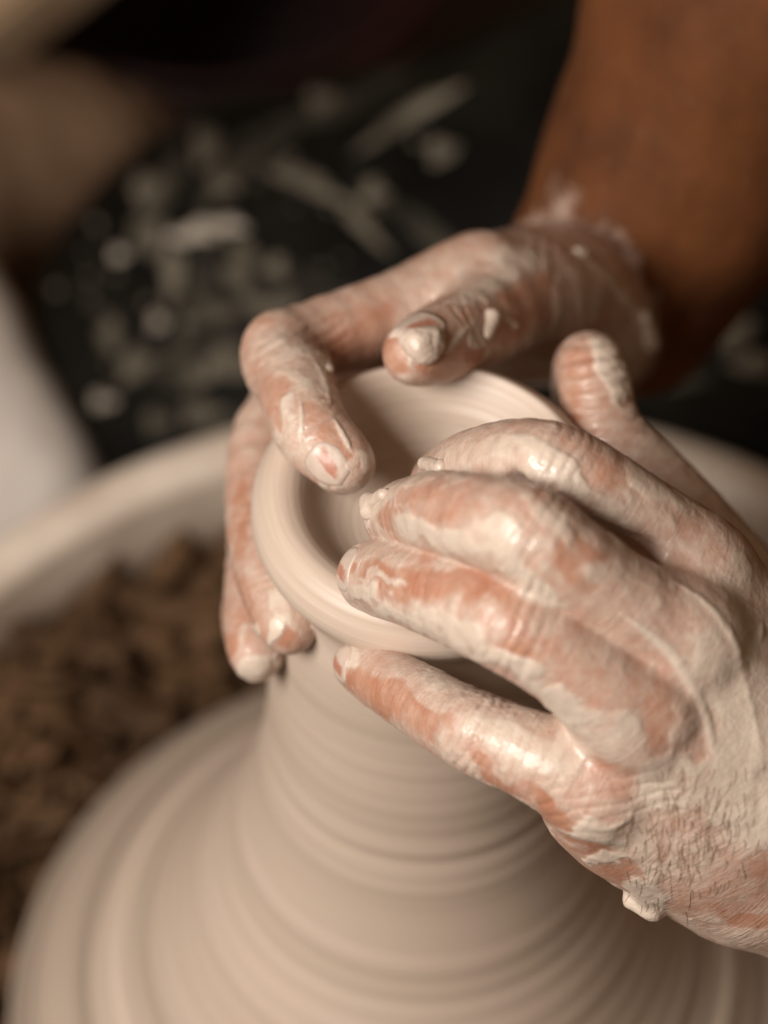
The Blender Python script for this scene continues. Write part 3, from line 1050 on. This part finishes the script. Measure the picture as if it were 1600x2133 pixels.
# ---- hair on the back of the near wrist
def hairs():
    cu = bpy.data.curves.new('hair', 'CURVE')
    cu.dimensions = '3D'
    cu.bevel_depth = 0.06 * MM
    cu.bevel_resolution = 0
    r = random.Random(11)
    o0 = Vector(CAM)
    for n in range(230):
        u = r.gauss(1430, 85)
        v = r.gauss(1735, 75)
        if u < 1290 or u > 1640 or v < 1560 or v > 1900: continue
        a = math.radians(r.gauss(98, 13))
        L = r.uniform(14, 40)
        bend = r.uniform(-.5, .5)
        sp = cu.splines.new('POLY')
        pts = []
        for k in range(6):
            d = at(u, v, 0) - CAM
            h = tl.ray_cast(o0, Vector(d / np.linalg.norm(d)), 2000)
            if h[0] is None: break
            pts.append(np.array(h[0]) - FWD * (0.05 + .25 * math.sin(k / 5 * math.pi)))
            u += math.cos(a) * L / 5
            v += math.sin(a) * L / 5
            a += bend / 5
        if len(pts) < 3:
            cu.splines.remove(sp)
            continue
        sp.points.add(len(pts) - 1)
        for k, p in enumerate(pts):
            sp.points[k].co = (*(p * MM), 1)
            sp.points[k].radius = 1 - .7 * k / len(pts)
    cu.materials.append(M_HAIR)
    o = bpy.data.objects.new('hair', cu)
    COL.objects.link(o)
    o.parent = arm_l
    o['kind'] = 'stuff'


hairs()


# ---- trousers: the thigh and knee behind the pan, the other knee at the right
def trousers():
    lb = Limb()
    lb.kp = 30
    for (a, b) in [((640, 760, 385, 82), (1350, 640, 372, 90)), ((1350, 640, 372, 90), (2300, 200, 350, 105)), ((640, 770, 390, 78), (700, 1450, 540, 62)),
                   ((1800, 980, 395, 80), (2400, 500, 360, 100)), ((1800, 1000, 400, 74), (1760, 1650, 570, 62))]:
        lb.palm.append(Cone(at(*a[:3]), at(*b[:3]), a[3], b[3]))
    V, Q = lb.mesh(4.0)
    Q = fix_winding(V, Q)
    N = vnormals(V, Q)
    W_ = np.stack([vnoise(V * .012), vnoise(V * .012 + 9), vnoise(V * .012 + 19)], 1)
    f = 1 - np.abs(fbm((V + 25 * W_) * np.array([.02, .012, .02]), 3)) * 2
    V = V + N * (6 * f)[:, None]
    o = keep(link_mesh('trousers', V * MM, Q, M_TROUSER, person))
    t = BVHTree.FromPolygons([tuple(x) for x in V], Q.tolist())
    # dried splashes
    r = random.Random(21)
    o0 = Vector(CAM)
    bright = {(410, 485), (250, 530), (330, 670), (215, 835), (480, 470)}
    smears = [(520, 330, 150, 34, -38), (420, 560, 34, 150, 6), (600, 590, 120, 40, 12), (450, 740, 150, 40, -6), (700, 220, 160, 22, -22), (330, 420, 40, 110, 20), (880, 480, 150, 26, 38), (520, 880, 120, 26, -14)]
    spots = smears + [(480, 470, 30, 16, 0), (410, 485, 52, 22, -15), (250, 530, 15, 15, 0), (330, 670, 15, 20, 0), (390, 670, 15, 15, 0), (215, 835, 24, 16, 10), (850, 245, 120, 17, -32), (920, 315, 32, 26, 0),
             (640, 380, 90, 22, 25), (760, 470, 70, 16, 50), (490, 230, 44, 40, -30), (430, 300, 30, 40, 0), (310, 400, 34, 36, 0), (310, 490, 36, 34, 0), (670, 210, 30, 22, 0), (360, 570, 20, 60, 0),
             (480, 750, 50, 40, 20), (400, 790, 40, 28, -20), (560, 640, 60, 30, 0), (575, 560, 24, 24, 0), (470, 380, 26, 24, 0), (780, 400, 26, 26, 0), (500, 560, 30, 50, 20), (450, 650, 46, 26, 0),
             (280, 760, 26, 40, 20), (230, 700, 20, 40, 0), (420, 860, 44, 24, 0), (330, 880, 30, 24, 0), (1530, 700, 50, 30, -20), (1570, 760, 50, 24, 0), (1430, 790, 40, 24, 0)]
    for _ in range(70): spots.append((r.gauss(430, 190), r.gauss(620, 190), r.uniform(3, 10), r.uniform(4, 14), r.uniform(0, 180)))
    for (u, v, ru, rv, an) in spots:
        ca, sa = math.cos(R(an)), math.sin(R(an))
        n = 22
        rimp, inner = [], []
        ok = True
        ph = r.uniform(0, 9)
        for lev, sc_ in ((0, 1.0), (1, .72), (2, 0.05)):
            for k in range(n):
                a = k / n * 2 * math.pi
                w = 1 + .22 * math.sin(3 * a + ph) + .14 * math.sin(5 * a + 2 * ph)
                x, y = ru * sc_ * w * math.cos(a), rv * sc_ * w * math.sin(a)
                d = at(u + x * ca - y * sa, v + x * sa + y * ca, 0) - CAM
                h = t.ray_cast(o0, Vector(d / np.linalg.norm(d)), 3000)
                if h[0] is None:
                    ok = False
                    break
                rimp.append(np.array(h[0]) + np.array(h[1]) * (0.2, 1.6, 2.0)[lev] * (.45 if (u, v, ru, rv, an) in smears else 1) * (1 if np.dot(h[1], FWD) < 0 else -1))
            if not ok: break
        if not ok: continue
        F = []
        for lv in range(2):
            for k in range(n):
                F.append((lv * n + k, lv * n + (k + 1) % n, lv * n + n + (k + 1) % n, lv * n + n + k))
        F.append(tuple(2 * n + k for k in range(n)))
        link_mesh('clay_splash', np.array(rimp) * MM, F, M_SMEAR if (u, v, ru, rv, an) in smears else M_SPOT if (u, v) in bright else M_FAINT, o)


trousers()


# ------------------------------------------------------------------ things beyond the pan
def cloth_lump(name, cones, mat, amp, vox=4.0, kp=25, freq=.018):
    lb = Limb()
    lb.kp = kp
    for (a, b) in cones: lb.palm.append(Cone(at(*a[:3]), at(*b[:3]), a[3], b[3]))
    V, Q = lb.mesh(vox)
    Q = fix_winding(V, Q)
    N = vnormals(V, Q)
    W_ = np.stack([vnoise(V * .012 + 3), vnoise(V * .012 + 12), vnoise(V * .012 + 22)], 1)
    V = V + N * (amp * (1 - np.abs(fbm((V + 30 * W_) * freq, 3)) * 2))[:, None]
    return link_mesh(name, V * MM, Q, mat)


o = cloth_lump('towel', [((-190, 520, 345, 20), (69, 1049, 335, 20)), ((-300, 700, 345, 20), (-90, 780, 337, 20)), ((-300, 900, 335, 22), (-30, 900, 335, 20)), ((-300, 1000, 335, 20), (30, 1010, 335, 20)), ((-300, 1150, 335, 20), (68, 1060, 335, 20))], M_GREY, 3, kp=14)
tag(o, 'pale grey towel hanging at the left edge of the splash pan', 'towel')
o = cloth_lump('cloth_bag', [((-200, 430, 480, 42), (90, 430, 490, 40)), ((-100, 400, 500, 40), (220, 380, 510, 28)), ((-150, 640, 470, 40), (60, 640, 480, 34))], M_BROWN, 8)
tag(o, 'crumpled brown cloth bag lying beyond the grey towel', 'bag')


def bench():
    root = empty('bench', tuple((at(-165, -190, 640) + np.array([-96, -115, 0])) * MM))
    root.rotation_euler = (0, 0, R(50))

    def box(name, c, s, m):
        bm = bmesh.new()
        bmesh.ops.create_cube(bm, size=1)
        bmesh.ops.scale(bm, vec=s, verts=bm.verts)
        bmesh.ops.translate(bm, vec=c, verts=bm.verts)
        bmesh.ops.bevel(bm, geom=bm.edges[:], offset=.004, segments=2, affect='EDGES')
        me = bpy.data.meshes.new(name)
        bm.to_mesh(me)
        me.materials.append(m)
        o = bpy.data.objects.new(name, me)
        COL.objects.link(o)
        o.parent = root
    zf = -0.48 - root.location.z
    box('seat', (0, 0, 0), (.50, .16, .035), M_WOOD)
    for sx in (-1, 1):
        for sy in (-1, 1):
            box('leg', (sx * .10 - .06, sy * .055, (zf - .018) / 2 - .0005), (.04, .035, -zf - .02), M_WOOD)
    tag(root, 'pale wooden bench in the corner beyond the brown bag', 'bench')


bench()


def bucket():
    c = at(440, -190, 760)
    root = empty('bucket', (c[0] * MM, c[1] * MM, -0.48))
    h = c[2] + 480
    lathe('tub', [(0.5, 0.5), (85, 0.5), (88, 4), (108, h - 6), (112, h - 5), (113, h), (108, h), (104, h - 8), (84, 8), (0.5, 8)], M_RED, root, 48)
    lathe('rim', [(108.6, h - 22), (114, h - 21), (114.5, h - 14), (109.2, h - 13)], M_RED, root, 48)
    tag(root, 'dark red plastic bucket standing on the floor in shadow', 'bucket')


bucket()
